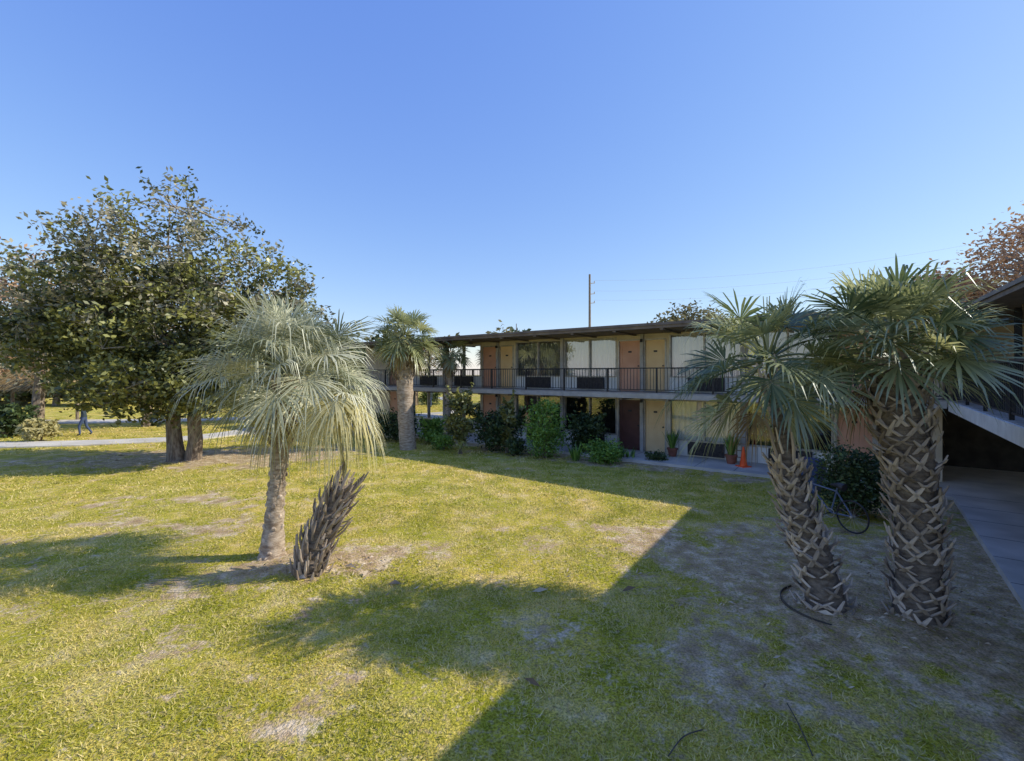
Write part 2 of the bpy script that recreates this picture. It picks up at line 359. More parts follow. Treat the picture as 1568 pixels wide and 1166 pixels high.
# upper lobby wall in the corner of the two wings
WALL.box(FM,-16.5,-8.3,-3.3,-3.2,ZS1+.01,ZR0,0)
for i in (-1,0,1,2):
    c=.5+7.34*i
    for zf in (Z1,ZS1):
        PAN.box(FM,c-.05,c+.05,.10,.14,zf+1.45,zf+1.75,2); PAN.box(FM,c-.04,c+.04,.10,.2,zf+1.95,zf+2.07,1)
WALL.obj('walls',[M_wall,M_grey],B); FRM.obj('frames',M_alum,B); GL.obj('window_panes',M_glass,B)
CU.obj('curtains',[M_curt,M_curtG],B); DO.obj('doors',[M_doorT,M_doorP,M_doorD,M_dark],B); PAN.obj('wall_units',[M_wallw,M_dark,M_grey],B)
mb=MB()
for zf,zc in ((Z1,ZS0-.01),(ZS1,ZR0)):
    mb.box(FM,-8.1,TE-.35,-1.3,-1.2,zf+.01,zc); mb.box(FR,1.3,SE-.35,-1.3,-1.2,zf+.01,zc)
    if zf==Z1: mb.box(FM,-16.5,-8.3,-3.3,-3.2,zf+.01,zc)  # dark back wall, passage shade put into its colour
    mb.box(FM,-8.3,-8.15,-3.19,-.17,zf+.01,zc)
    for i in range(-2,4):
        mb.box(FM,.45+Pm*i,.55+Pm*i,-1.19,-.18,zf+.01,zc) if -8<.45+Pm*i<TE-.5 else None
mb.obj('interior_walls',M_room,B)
# railing
mb=MB()
def rail(fr,t0,t1,o):
    zb,zt=ZS1+.09,ZS1+.92
    mb.box(fr,t0,t1,o-.025,o+.025,zt-.04,zt); mb.box(fr,t0,t1,o-.015,o+.015,zb,zb+.03)
    n=int((t1-t0)/.125)
    for k in range(n+1):
        q=t0+(t1-t0)*k/n; mb.box(fr,q-.008,q+.008,o-.008,o+.008,zb+.03,zt-.04)
    n=int((t1-t0)/1.83)
    for k in range(n+1):
        q=t0+(t1-t0)*k/n; mb.box(fr,q-.028,q+.028,o-.028,o+.028,ZS1,zt+.001)
rail(FM,-8.2,TE-.05,BW-.06); rail(FR,.08,SE-.05,BW-.06)
mb.obj('balcony_railing',M_rail,B)
mb=MB()
for s in (.25,3.9,7.6,11.2): mb.box(FR,s,s+.12,.30,.42,ZS1,ZR0+.05)
mb.box(FM,-8.6,-8.45,BW-.7,BW-.55,ZS1,ZR0+.05)
mb.obj('wing_posts',M_rail,B)
mb=MB(); mb.tube([FM(6.3,.6,ZR1),FM(6.3,.6,ZR1+.55)],.02,6); mb.tube([FM(-6.9,.5,ZR1),FM(-6.9,.5,ZR1+.3)],.05,8)
for t in (3,9.8,13): mb.tube([FM(t,-3,ZR1),FM(t,-3,ZR1+.35)],.05,8)
mb.obj('roof_vent',M_fascia,B)
# ------------------------------------------------------------------ vegetation helpers
def leaves(mb,cent,sig,n,size,tlo,thi,mi=0,elong=1.8):
    cent=Vector(cent); g=random.gauss; u=random.uniform
    for _ in range(n):
        p=cent+V(g(0,sig),g(0,sig),g(0,sig*.8))
        a=V(g(0,1),g(0,1),g(0,.7)).normalized()
        b_=a.cross(V(g(0,1),g(0,1),g(0,1))).normalized()
        s=size*u(.6,1.3); l=a*s*elong*.5; w=b_*s*.5
        mb.add([p-l,p+w*.9-l*.1,p+l,p-w*.9-l*.1],[(0,1,2,3)],mi,u(tlo,thi))
def shrub(name,x,y,w,h,mat,n=1600,size=.07,clumps=70,z0=.0,shape='round',sprays=10):
    rt=root(name,(x,y,z0)); mb=MB(); st=MB()
    for i in range(clumps):
        while True:
            q=V(random.uniform(-1,1),random.uniform(-1,1),random.uniform(-1,1))
            if .35<q.length<1: break
        if shape=='box': q=V(q.x,q.y,q.z)*1.15; q=V(*[max(-1,min(1,c_)) for c_ in q])
        c_=V(x+q.x*w/2*.9,y+q.y*w/2*.9,z0+h*.53+q.z*h*.45)
        base=random.uniform(.05,.8)
        leaves(mb,c_,w*.085+.03,n//clumps,size,max(0,base-.15),base+.25)
        if i%3==0: st.tube([(x+random.uniform(-.08,.08),y+random.uniform(-.08,.08),z0-.02),(x+q.x*w*.15,y+q.y*w*.15,z0+h*.3),c_],[.02,.013,.004],4)
    for i in range(sprays):   # loose shoots that break the outline
        az=random.uniform(0,6.28); b0=V(x+math.cos(az)*w*.3,y+math.sin(az)*w*.3,z0+h*random.uniform(.5,.85)); tip=b0+V(math.cos(az)*w*random.uniform(.1,.3),math.sin(az)*w*random.uniform(.1,.3),h*random.uniform(.12,.28))
        st.tube([b0,tip],[.008,.003],3)
        for k in range(6): leaves(mb,b0.lerp(tip,.3+.12*k),.02,3,size*1.1,.4,1)
    st.obj('stems',M_bark,rt); mb.obj('foliage',mat,rt)
def inblob(bl):
    c_,r_=bl[0],bl[1]
    while True:
        q=V(random.uniform(-1,1),random.uniform(-1,1),random.uniform(-1,1))
        if q.length<1: return V(c_[0]+q.x*r_[0],c_[1]+q.y*r_[1],c_[2]+q.z*r_[2]),q.length
def tree(name,base,trunks,blobs,n1,n2_,n3,nl,size,mats,sel,bark=M_bark,sig=.28):
    rt=root(name,base); tb=MB(); lf=MB(); base=Vector(base)
    forks=[]
    for (bx,by,fx,fy,fz,r_) in trunks:
        a=base+V(bx,by,-.1); f=base+V(fx,fy,fz)
        pts=[a,a+V(0,0,.15),a.lerp(f,.35)+V(random.uniform(-.1,.1),0,0),a.lerp(f,.7)+V(random.uniform(-.1,.1),0,0),f]
        tb.tube(pts,[r_*1.6,r_*1.2,r_,r_*.9,r_*.8],9); forks.append((f,r_*.75))
    wts=[b_[2] for b_ in blobs]
    L1=[]
    for i in range(n1):
        bl=blobs[i%len(blobs)]; p,_=inblob((bl[0],[q*.6 for q in bl[1]]))
        f,fr_=min(forks,key=lambda q:(q[0]-p).length)
        mid=f.lerp(p,.5)+V(random.uniform(-.4,.4),random.uniform(-.4,.4),random.uniform(0,.5))
        q1=f.lerp(mid,.5)+V(0,0,.15)
        pts=[f,q1,mid,mid.lerp(p,.5)+V(random.uniform(-.2,.2),random.uniform(-.2,.2),.1),p]
        tb.tube(pts,[fr_*.6,fr_*.45,fr_*.33,fr_*.22,fr_*.12],6); L1+=[(pts[1],fr_*.4),(pts[2],fr_*.3),(pts[3],fr_*.2),(p,fr_*.12)]
    L2=[]
    for i in range(n2_):
        bl=random.choices(blobs,wts)[0]; p,_=inblob((bl[0],[q*.88 for q in bl[1]]))
        s,sr=min(L1,key=lambda q:(q[0]-p).length)
        m_=s.lerp(p,.5)+V(random.uniform(-.2,.2),random.uniform(-.2,.2),random.uniform(-.05,.3))
        tb.tube([s,m_,p],[min(sr,.05),.028,.014],4,1); L2+=[m_,p]
    for i in range(n3):
        bl=random.choices(blobs,wts)[0]; p,rr=inblob(bl)
        s=min(L2,key=lambda q:(q-p).length)
        m_=s.lerp(p,.5)+V(random.uniform(-.12,.12),random.uniform(-.12,.12),random.uniform(-.05,.12))
        tb.tube([s,m_,p],[.014,.009,.005],3,1)
        mi,dn,lo,hi=sel(p,bl)
        k=int(nl*dn*random.uniform(.4,1.5))
        tt=random.uniform(lo,hi)
        leaves(lf,p,sig,k,size,max(0,tt-.2),min(1,tt+.25),mi)
        leaves(lf,m_,sig*.8,k//2,size,max(0,tt-.2),min(1,tt+.25),mi)
    tb.obj('trunk_and_branches',[bark,M_twig],rt); lf.obj('foliage',mats,rt)
def selbig(p,bl):
    if p.z<5.0: return (0 if random.random()<.95 else 1),2.0,.0,.9
    if p.z<7.2: return (0 if random.random()<.72 else 1),1.4,.0,.85
    return (1 if random.random()<.5 else 0),.70,.1,.9
tree('magnolia_tree',(-12.1,16.9,0),[(-.3,0,-.45,.1,2.0,.26),(.25,.1,.55,-.1,2.3,.24),(0,.4,.1,.5,2.6,.18)],
 [((-12.9,17.2,7.8),(3.2,2.8,2.8),1.3),((-15.2,17,6.6),(2.8,2.6,2.5),1.0),((-10.3,17.2,6.2),(2.6,2.6,2.2),1.0),((-12.5,16.8,5.0),(4.3,2.8,2.2),1.6),((-12.6,16.2,2.9),(3.2,2.0,1.3),1.2),((-17.2,17.4,4.8),(2.2,2.0,2.0),.8),((-8.4,17.3,4.5),(1.6,1.8,1.6),.5),((-10.3,16.2,2.9),(1.8,1.6,1.2),.7)],
 18,150,1180,26,.105,[M_treeleaf,M_treegrey],selbig,sig=.20)
# ------------------------------------------------------------------ palms
def fan_frond(lf,base,az,el,Lp,Lb,droop,tint,n=28,mi=0,w=.034,spread=2.0,tipd=.35,fold=.35):
    d0=V(math.cos(el)*math.cos(az),math.cos(el)*math.sin(az),math.sin(el))
    pts=[base+d0*Lp*t+V(0,0,-droop*Lp*t*t*.5) for t in (0,.33,.66,1)]
    lf.tube(pts,[.022,.016,.013,.010],4,mi,tint)
    D=(d0-V(0,0,droop)).normalized(); S=D.cross(V(0,0,1))
    if S.length<.1: S=V(1,0,0)
    S.normalize(); U=S.cross(D); roll=random.uniform(-.6,.6)
    S,U=S*math.cos(roll)+U*math.sin(roll),U*math.cos(roll)-S*math.sin(roll)
    h=pts[-1]
    for i in range(n):
        a=-spread+2*spread*i/(n-1)+random.uniform(-.05,.05)
        Lq=Lb*(.62+.38*math.cos(a*.7))*random.uniform(.82,1.08)
        bd=(D*math.cos(a)+S*math.sin(a)+U*(fold*abs(math.sin(a))+random.uniform(-.06,.06))).normalized()
        sd=bd.cross(U).normalized()
        tl=tipd*random.uniform(.3,2.2)
        p0=h+D*.10*Lb*max(0,math.cos(a)); p1=p0+bd*Lq*.38+V(0,0,-Lq*.03*tl); p2=p0+bd*Lq*.68+V(0,0,-Lq*.18*tl); p3=p0+bd*Lq*.86+V(0,0,-Lq*.55*tl)
        ww=w*Lb
        lf.add([p0-sd*ww*.15,p0+sd*ww*.15,p1+sd*ww,p1-sd*ww,p2+sd*ww*.6,p2-sd*ww*.6,p3],[(0,1,2,3),(3,2,4,5),(5,4,6)],mi,min(1,max(0,tint+random.uniform(-.2,.2))))
def interp(P,t):
    n=len(P)-1; f=min(t*n,n-1e-6); k=int(f); return P[k].lerp(P[k+1],f-k)
def boots(mb,P,Rr,t0,t1,rows,per,Lb,out,w=.05,tb=.5,mi=0,fork=True):
    for i in range(rows):
        t=t0+(t1-t0)*i/(rows-1); c_=interp(P,t); ax=(interp(P,min(1,t+.05))-interp(P,max(0,t-.05))).normalized()
        n=len(Rr)-1; f=min(t*n,n-1e-6); k=int(f); rr=Rr[k]*(1-f+k)+Rr[k+1]*(f-k)
        X_=ax.cross(V(0,1,0)).normalized(); Y_=ax.cross(X_)
        for j in range(per):
            if random.random()<.06: continue
            th=2*math.pi*(j+(i%2)*.5+random.uniform(-.15,.15))/per
            rad=X_*math.cos(th)+Y_*math.sin(th); tg=ax.cross(rad).normalized()
            L_=Lb*random.uniform(.6,1.3); ou=out*random.uniform(.4,1.8)
            b0=c_+rad*rr*.9
            tn=min(1,max(0,tb+random.uniform(-.35,.35)))
            legs=(-1,1) if fork else (0,)
            for sg in legs:
                lean=tg*sg*(math.pi*rr/per)*random.uniform(.7,1.2)
                tip=b0+ax*L_+rad*ou+lean*.9
                st=b0-lean*.6; ww=tg*w*random.uniform(.8,1.2)
                th_=rad*.028
                m1=st.lerp(tip,.55)+rad*ou*.15
                vs=[st-ww,st+ww,st+ww*.6+th_,st-ww*.6+th_, m1-ww*.8,m1+ww*.8,m1+ww*.6+th_,m1-ww*.6+th_, tip-ww*.3,tip+ww*.3,tip+ww*.3+th_*.5,tip-ww*.3+th_*.5]
                fs=[(0,1,5,4),(1,2,6,5),(2,3,7,6),(3,0,4,7),(4,5,9,8),(5,6,10,9),(6,7,11,10),(7,4,8,11),(8,9,10,11)]
                mb.add(vs,fs,mi,tn)
def ptrunk(rt,P,Rr,mat,sub=40,rough=.02):
    mb=MB(); pts=[];rad=[]
    for i in range(sub+1):
        t=i/sub; pts.append(interp(P,t)); n=len(Rr)-1; f=min(t*n,n-1e-6); k=int(f); rad.append((Rr[k]*(1-f+k)+Rr[k+1]*(f-k))*(1+random.uniform(-rough,rough)*2))
    mb.tube(pts,rad,16); mb.obj('trunk',mat,rt,smooth=True)
def curve3(P,n=8): return [Vector(p) for p in spl([tuple(q) for q in P],n)]
def sabal(name,pts,radii,crown,ncr,Lp,Lb,bootargs,trunkmat,tint=(.15,.75),dry=5,elr=(-.7,1.45),el_pow=1.0,n=30,w=.034,droop=.5,mats=None,tipd=.35,fold=.35,rough=.03):
    P=curve3(pts); rt=root(name,pts[0])
    ptrunk(rt,P,radii,trunkmat,rough=rough)
    mb=MB(); 
    if bootargs: 
        for ba in bootargs: boots(mb,P,radii,**ba)
        mb.obj('leaf_bases',M_boot,rt)
    lf=MB(); cr=Vector(crown)
    for i in range(ncr):
        u=(i+.5)/ncr; az=i*2.39996+random.uniform(-.25,.25); el=elr[0]+(elr[1]-elr[0])*u**el_pow+random.uniform(-.12,.12)
        b0=cr+V(math.cos(az)*.08,math.sin(az)*.08,-.15+.2*u)
        k=.85+.2*math.sin(u*3)
        fan_frond(lf,b0,az,el,Lp*k*random.uniform(.7,1.3),Lb*random.uniform(.8,1.12),droop*random.uniform(.4,1.5),random.uniform(*tint),n=n,w=w,tipd=tipd*random.uniform(.6,1.4),fold=fold)
    for i in range(dry):
        az=random.uniform(0,6.28); fan_frond(lf,cr+V(0,0,-.25),az,random.uniform(-1.1,-.5),Lp*.7,Lb*.7,.8,random.uniform(.2,.9),n=18,mi=1,w=w,spread=1.2,tipd=.8)
    for k in range(3): lf.tube([cr,cr+V(random.uniform(-.08,.08),random.uniform(-.08,.08),Lp*1.3)],[.02,.006],4,0,.7)
    lf.obj('fronds',mats or [M_fanleaf,M_fandry],rt)
sabal('cabbage_palm',[(5.27,5.94,-.05),(5.31,5.98,.9),(5.22,5.96,1.8),(5.05,5.95,2.6),(4.95,5.94,3.35)],[.26,.24,.23,.25,.27,.27],(4.93,5.94,3.68),42,.52,.84,
  [dict(t0=.0,t1=1.0,rows=28,per=7,Lb=.21,out=.09,w=.036,tb=.5)],M_ptrunk,dry=4,elr=(-.5,1.35),droop=.5,n=34,w=.022,tint=(.05,1.0))
sabal('cabbage_palm',[(4.28,6.19,-.05),(4.08,6.2,.8),(3.85,6.22,1.5),(3.70,6.2,2.15),(3.52,6.2,3.0)],[.26,.21,.17,.14,.085,.065],(3.46,6.2,3.45),32,.62,.78,
  [dict(t0=.0,t1=.68,rows=20,per=6,Lb=.21,out=.09,w=.034,tb=.55),dict(t0=.70,t1=1.0,rows=7,per=3,Lb=.5,out=.05,w=.02,tb=.7,fork=False)],M_ptrunk,dry=3,elr=(-.8,1.3),droop=.6,n=32,w=.022,tint=(.0,.75))
sabal('cabbage_palm',[(-4.4,19.4,-.05),(-4.5,19.4,1.3),(-4.55,19.4,2.8),(-4.6,19.4,4.1)],[.36,.33,.34,.36,.40],(-4.55,19.4,4.85),42,.75,.95,
  [dict(t0=.7,t1=1,rows=6,per=8,Lb=.3,out=.10,w=.05,tb=.3)],M_ptrunkL,dry=16,elr=(-.9,1.3),tint=(.2,.9),n=24,w=.034)
sabal('cabbage_palm',[(-3.2,22.4,-.05),(-3.1,22.4,2),(-3.0,22.4,3.9)],[.16,.14,.15],(-3.0,22.4,4.3),20,.4,.75,
  [dict(t0=.4,t1=1,rows=8,per=5,Lb=.25,out=.08,w=.05,tb=.5)],M_ptrunkL,dry=8,elr=(-.9,1.1),n=20,w=.04)
# silvery fan palm on the lawn
sabal('silver_fan_palm',[(-4.17,7.94,-.05),(-4.12,7.94,.8),(-4.05,7.94,1.6),(-3.98,7.94,2.3),(-3.92,7.94,2.95)],[.22,.15,.13,.135,.17,.17],(-3.88,7.94,3.34),52,.74,.98,
  [dict(t0=.62,t1=1.0,rows=9,per=6,Lb=.22,out=.09,w=.035,tb=.35),dict(t0=.02,t1=.6,rows=12,per=5,Lb=.07,out=.010,w=.045,tb=.5,fork=False)],M_ptrunkL,
  dry=14,elr=(-.45,1.4),tint=(.0,1.0),n=42,w=.014,droop=.5,mats=[M_silver,M_yelleaf],tipd=.55,fold=.2,rough=.05)
def stump():
    P=curve3([(-3.2,7.2,-.05),(-3.12,7.2,.4),(-2.88,7.2,.95),(-2.62,7.2,1.45)]); rad=[.19,.21,.20,.18,.12]
    rt=root('leaning_fan_palm',(-3.2,7.2,0)); ptrunk(rt,P,rad,M_ptrunk,rough=.06)
    mb=MB(); boots(mb,P,rad,.0,.95,17,9,.30,.10,w=.028,tb=.55,fork=False); mb.obj('leaf_bases',M_bootD,rt)
    lf=MB(); top=V(-2.62,7.2,1.45)
    cr=V(-2.72,7.25,2.85)
    for k in range(5):
        lf.tube([top+V(random.uniform(-.06,.06),random.uniform(-.06,.06),-.1),top.lerp(cr,.5)+V(random.uniform(-.1,.1),random.uniform(-.07,.07),0),cr+V(random.uniform(-.05,.05),0,0)],[.022,.014,.010],5,1,.7)
    for i in range(14):
        az=i*2.4+random.uniform(-.3,.3); el=random.uniform(-.5,.7) if i%3 else 1.0
        fan_frond(lf,cr,az,el,random.uniform(.12,.35),random.uniform(.55,.8),random.uniform(.9,1.6),random.uniform(.2,.95),n=28,mi=1 if i%4 else 0,w=.016,spread=1.4,tipd=1.1,fold=.1)
    lf.obj('fronds',[M_silver,M_yelleaf],rt)
stump()
# ------------------------------------------------------------------ shrubs
shrub('hedge_shrub',1.25,17.4,1.35,2.1,M_shrubG,5000,.06,110,shape='box',sprays=14)
shrub('low_shrub',3.25,16.5,1.35,.70,M_shrubG,2600,.06,70)
shrub('low_shrub',5.2,16.5,.7,.32,M_shrubD,900,.05,30)
shrub('climbing_shrub',-2.05,18.2,1.0,2.6,M_treeleaf,2200,.09,50,sprays=22)
shrub('dark_shrub',-.6,19.0,1.9,1.6,M_shrubD,3600,.08,90,sprays=20)
shrub('dark_shrub',3.0,18.35,1.4,1.5,M_shrubD,2400,.09,55,sprays=26)
shrub('dark_shrub',-5.6,22.0,2.2,1.4,M_shrubD,2600,.09,70)
shrub('dark_shrub',-3.6,21.0,1.2,1.1,M_shrubG,1600,.08,50)
shrub('flowering_shrub',-.2,18.4,.5,2.4,M_treeleaf,600,.1,18,sprays=14)
shrub('low_shrub',-2.9,19.3,.9,.6,M_shrubG,1200,.06,36)
shrub('low_shrub',.1,17.9,.7,.6,M_shrubD,900,.06,30,sprays=14)
shrub('hedge_shrub',7.75,10.35,1.2,1.45,M_shrubD,5200,.055,110,shape='box')
shrub('low_shrub',-22.3,21.6,1.1,1.0,M_yelleaf,1200,.12,30)
shrub('low_shrub',-25.5,23,2.2,1.6,M_shrubD,1800,.13,40)
M_pot=noise_mat('terracotta',(.22,.08,.05),(.30,.12,.08),6)
def spiky(name,x,y,z0,h,n,mat,sp=.18,pot=True):
    rt=root(name,(x,y,z0)); zb=z0
    if pot:
        pb=MB(); pb.tube([(x,y,z0),(x,y,z0+.26),(x,y,z0+.26),(x,y,z0+.31)],[.13,.18,.205,.205],16); pb.obj('pot',M_pot,rt); zb=z0+.3
    lf=MB()
    for i in range(n):
        az=random.uniform(0,6.28); tl=random.uniform(.02,.5); L_=h*random.uniform(.6,1.1); D_=V(math.cos(az)*tl,math.sin(az)*tl,1).normalized(); s=V(-math.sin(az),math.cos(az),0)*.03
        b0=V(x+math.cos(az)*sp*.4,y+math.sin(az)*sp*.4,zb-.02); m_=b0+D_*L_*.5; tp=b0+D_*L_+V(math.cos(az),math.sin(az),0)*L_*.12
        lf.add([b0-s*.6,b0+s*.6,m_+s,m_-s,tp],[(0,1,2,3),(3,2,4)],0,random.random())
    lf.obj('leaves',mat,rt)
spiky('potted_plant',6.02,17.15,Z1,.8,38,M_shrubG); spiky('potted_plant',7.55,15.75,Z1,.8,44,M_shrubG)
spiky('snake_plant',2.35,16.9,0,.7,30,M_shrubG,.3,False); spiky('snake_plant',4.0,17.0,0,.6,24,M_shrubG,.3,False); spiky('snake_plant',4.4,16.9,0,.5,20,M_shrubG,.3,False)
# ------------------------------------------------------------------ background trees
def treeline(name,blobs,mats,nper,size,sel=lambda z:0,nl=12):
    rt=root(name,(blobs[0][0][0],blobs[0][0][1],0)); lf=MB(); tb=MB()
    for (c_,r_) in blobs:
        tb.tube([(c_[0],c_[1],-.1),(c_[0]+.2,c_[1],c_[2]*.5),(c_[0],c_[1],c_[2])],[r_[0]*.09,r_[0]*.06,.05],6)
        for i in range(nper):
            p,_=inblob((c_,r_))
            if i%2: tb.tube([(c_[0],c_[1],max(.5,c_[2]-r_[2]*.6)),(Vector(c_)+p)/2,p],[.07,.04,.012],3,1)
            tt=random.uniform(.1,.8)
            leaves(lf,p,r_[0]*.12,nl,size,max(0,tt-.2),tt+.2,sel(p.z))
    tb.obj('trunks',[M_bark,M_twig],rt); lf.obj('foliage',mats,rt)
treeline('autumn_tree',[((28.5,24,8.2),(3.9,3.4,3.5)),((24.0,25.5,6.6),(2.6,2.6,2.2))],[M_autumn],400,.14,nl=24)
treeline('distant_trees',[((16.5,42,7.0),(3.4,3,2.3)),((20,43,6.0),(2.6,3,1.8))],[M_bgleaf],220,.2,nl=20)
bl=[]
for k in range(17): 
    x=-72+k*4.5; bl.append(((x,50+random.uniform(-5,5),random.uniform(3.0,5.2)),(3.6,3,random.uniform(2.6,4.2))))
treeline('distant_trees',bl,[M_bgleaf,M_shrubD],150,.36,lambda z:0 if random.random()<.7 else 1,nl=14)
treeline('background_tree',[((-25.5,24.5,6.2),(3.6,3.2,3.6)),((-22,27.5,5.0),(3,3,3))],[M_treegrey,M_autumn],330,.15,lambda z:0 if random.random()<.7 else 1,nl=18)
treeline('background_tree',[((-17,30,3.6),(2.6,2.4,2.3)),((-12.5,32,3.6),(2.8,2.4,2.2)),((-8.8,33,3.5),(2.4,2.4,2.0))],[M_treeleaf,M_shrubD],220,.17,lambda z:0 if random.random()<.6 else 1,nl=16)
def hut(x,y):
    rt=root('thatched_hut',(x,y,0)); mb=MB(); fr=frame(x,y,.1)
    for a_ in (-2,2):
        for b_ in (-1.5,1.5): mb.tube([fr(a_,b_,0),fr(a_,b_,2.4)],.09,8)
    mb.obj('posts',M_bark,rt); mb=MB()
    for k in range(3200):
        sgn=random.choice((-1,1,2,-2)); u=random.uniform(-1,1); t=random.uniform(0,1)
        if abs(sgn)==1: p=V(u*(2.6*(1-t)+1.0*t),sgn*2.0*(1-t),2.3+1.5*t); dn=V(0,sgn*.8,-.6)
        else: p=V((sgn/2)*(2.6*(1-t)+1.0*t),u*2.0*(1-t),2.3+1.5*t); dn=V(sgn/2*.7,0,-.7)
        s=V(.05,0,0) if abs(sgn)==1 else V(0,.05,0); j=V(random.uniform(-.12,.12),random.uniform(-.12,.12),0)
        q=[p-s,p+s,p+dn*.55+j]
        mb.add([fr(*v_) for v_ in q],[(0,1,2)],0,random.random())
    mb.add([fr(*v_) for v_ in ((-2.5,-1.9,2.3),(2.5,-1.9,2.3),(2.5,1.9,2.3),(-2.5,1.9,2.3),(-1,0,3.75),(1,0,3.75))],[(0,1,5,4),(1,2,5),(2,3,4,5),(3,0,4)],0,.3)
    mb.obj('thatch_roof',M_fandry,rt)
hut(-31.5,29.5)
def pole():
    rt=root('utility_pole',(10.2,60,0)); mb=MB()
    mb.tube([(10.2,60,0),(10.2,60,16.2)],[.2,.13],8)
    mb.obj('pole',M_bark,rt); mb=MB()
    for z in (15.0,13.6,12.4): mb.tube([(10.2,60,z),(10.9,60.2,z+.1)],.05,5); mb.tube([(10.85,60.2,z+.1),(10.85,60.2,z+.35)],.06,6)
    mb.obj('crossarms',M_grey,rt); mb=MB()
    for z in (15.1,13.7,12.5):
        pts=[]
        for k in range(21):
            t=k/20; pts.append((10.85+(60-10.85)*t,60.2+(52-60.2)*t,z+.35+4*t-4*t*(1-t)*1.5))
        mb.tube(pts,.008,4,cap=False)
    mb.obj('wires',M_grey,rt)
pole()
# ------------------------------------------------------------------ small objects
def cone(x,y,z):
    rt=root('traffic_cone',(x,y,z)); fr=frame(x,y,.3,z)
    mb=MB(); mb.box(fr,-.17,.17,-.17,.17,.0,.03); n=20
    mb.tube([(x,y,z+.03),(x,y,z+.06),(x,y,z+.66)],[.125,.115,.028],n)
    mb.obj('cone_body',noise_mat('cone_orange',(.85,.09,.02),(.95,.13,.03),5,.45),rt)
cone(7.72,15.25,Z1)
def ladder():
    rt=root('wooden_ladder',FM(-3.15,.3,Z1)); mb=MB()
    for q in (-3.3,-3.0): mb.tube([FM(q,.45,Z1),FM(q,.14,Z1+1.75)],.025,6)
    for k in range(7):
        z=.2+k*.23; o=.45-.31*z/1.75; mb.tube([FM(-3.3,o,Z1+z),FM(-3.0,o,Z1+z)],.016,5)
    mb.obj('rails_and_rungs',noise_mat('old_wood',(.3,.2,.12),(.45,.33,.2),8),rt)
ladder()
def bicycle(x,y,ang):
    rt=root('bicycle',(x,y,0)); fr=frame(x,y,ang); z0=.02
    def q(a_,z,o=0): return fr(a_,o,z+z0)
    mb=MB()
    def ring(cx,cz,r_,rr,o=0):
        n=28; vs=[];fs=[]
        for i in range(n):
            th=2*math.pi*i/n
            for k in range(6):
                ph=2*math.pi*k/6; R_=r_+rr*math.cos(ph); vs.append(q(cx+R_*math.cos(th),cz+R_*math.sin(th),rr*math.sin(ph)+o))
        for i in range(n):
            for k in range(6): fs.append((i*6+k,i*6+(k+1)%6,((i+1)%n)*6+(k+1)%6,((i+1)%n)*6+k))
        mb.add(vs,fs)
    ring(-.52,.33,.31,.018); ring(.52,.33,.31,.018)
    mb.obj('tyres',M_dark,rt); mb=MB()
    for cx in (-.52,.52):
        for i in range(14):
            th=2*math.pi*i/14; mb.tube([q(cx,.33),q(cx+.3*math.cos(th),.33+.3*math.sin(th))],.003,3)
        mb.tube([q(cx,.33,-.05),q(cx,.33,.05)],.025,8)
    ring(-.08,.29,.09,.008,.03)
    mb.obj('spokes_and_hubs',M_alum,rt); mb=MB()
    T=[((-.52,.33),(-.08,.29)),((-.52,.33),(-.2,.76)),((-.08,.29),(-.22,.84)),((-.08,.29),(.34,.70)),((-.2,.76),(.33,.80)),((.30,.92),(.36,.66)),((.36,.66),(.52,.33))]
    for a_,b_ in T: mb.tube([q(*a_),q(*b_)],.016,7)
    mb.obj('frame',noise_mat('bike_blue',(.10,.13,.22),(.15,.18,.27),6,.35),rt); mb=MB()
    mb.tube([q(.29,.96,-.3),q(.34,1.0,-.12),q(.31,.95,0),q(.34,1.0,.12),q(.29,.96,.3)],.014,6)
    mb.tube([q(-.36,.87),q(-.24,.89),q(-.08,.875)],[.085,.06,.02],8)
    mb.tube([q(-.08,.29,-.12),q(-.08,.29,.12)],.012,6); mb.tube([q(-.08,.29,.1),q(.06,.2,.1),],.01,5); mb.tube([q(-.08,.29,-.1),q(-.22,.38,-.1)],.01,5)
    mb.box(fr,.02,.12,.08,.17,.2,.22); mb.box(fr,-.28,-.18,-.17,-.08,.38,.4)
    mb.obj('handlebar_saddle_pedals',M_dark,rt)
bicycle(6.62,9.6,R(108))
def bin_(x,y):
    rt=root('storage_bin',(x,y,0)); fr=frame(x,y,.6); mb=MB()
    b0,b1=.22,.28
    vs=[fr(*p) for p in ((-b0,-b0,0.02),(b0,-b0,.02),(b0,b0,.02),(-b0,b0,.02),(-b1,-b1,.8),(b1,-b1,.8),(b1,b1,.8),(-b1,b1,.8))]
    mb.add(vs,[(3,2,1,0),(0,1,5,4),(1,2,6,5),(2,3,7,6),(3,0,4,7)]); mb.box(fr,-.3,.3,-.3,.3,.8,.84); mb.box(fr,-.25,.25,-.24,.24,.841,.89); mb.box(fr,-.2,.2,.3,.34,.76,.8)
    mb.obj('bin_body',noise_mat('bin_blue',(.03,.05,.13),(.05,.08,.18),5,.45),rt)
bin_(8.1,12.4)
M_hose=noise_mat('hose_rubber',(.06,.05,.04),(.10,.085,.07),9,.7)
mb=MB(); mb.tube([(p[0],p[1],.03) for p in spl([(1.3,3.8),(1.5,4.0),(1.7,4.08)])],.006,6)
mb.tube([(p[0],p[1],.03) for p in spl([(2.5,3.8),(2.6,4.15),(2.65,4.4)])],.006,6); mb.obj('garden_hose',M_hose)
mb=MB(); pts=[(4.33+.6*math.cos(a_),6.2+.6*math.sin(a_)) for a_ in np.linspace(R(110),R(235),20)]
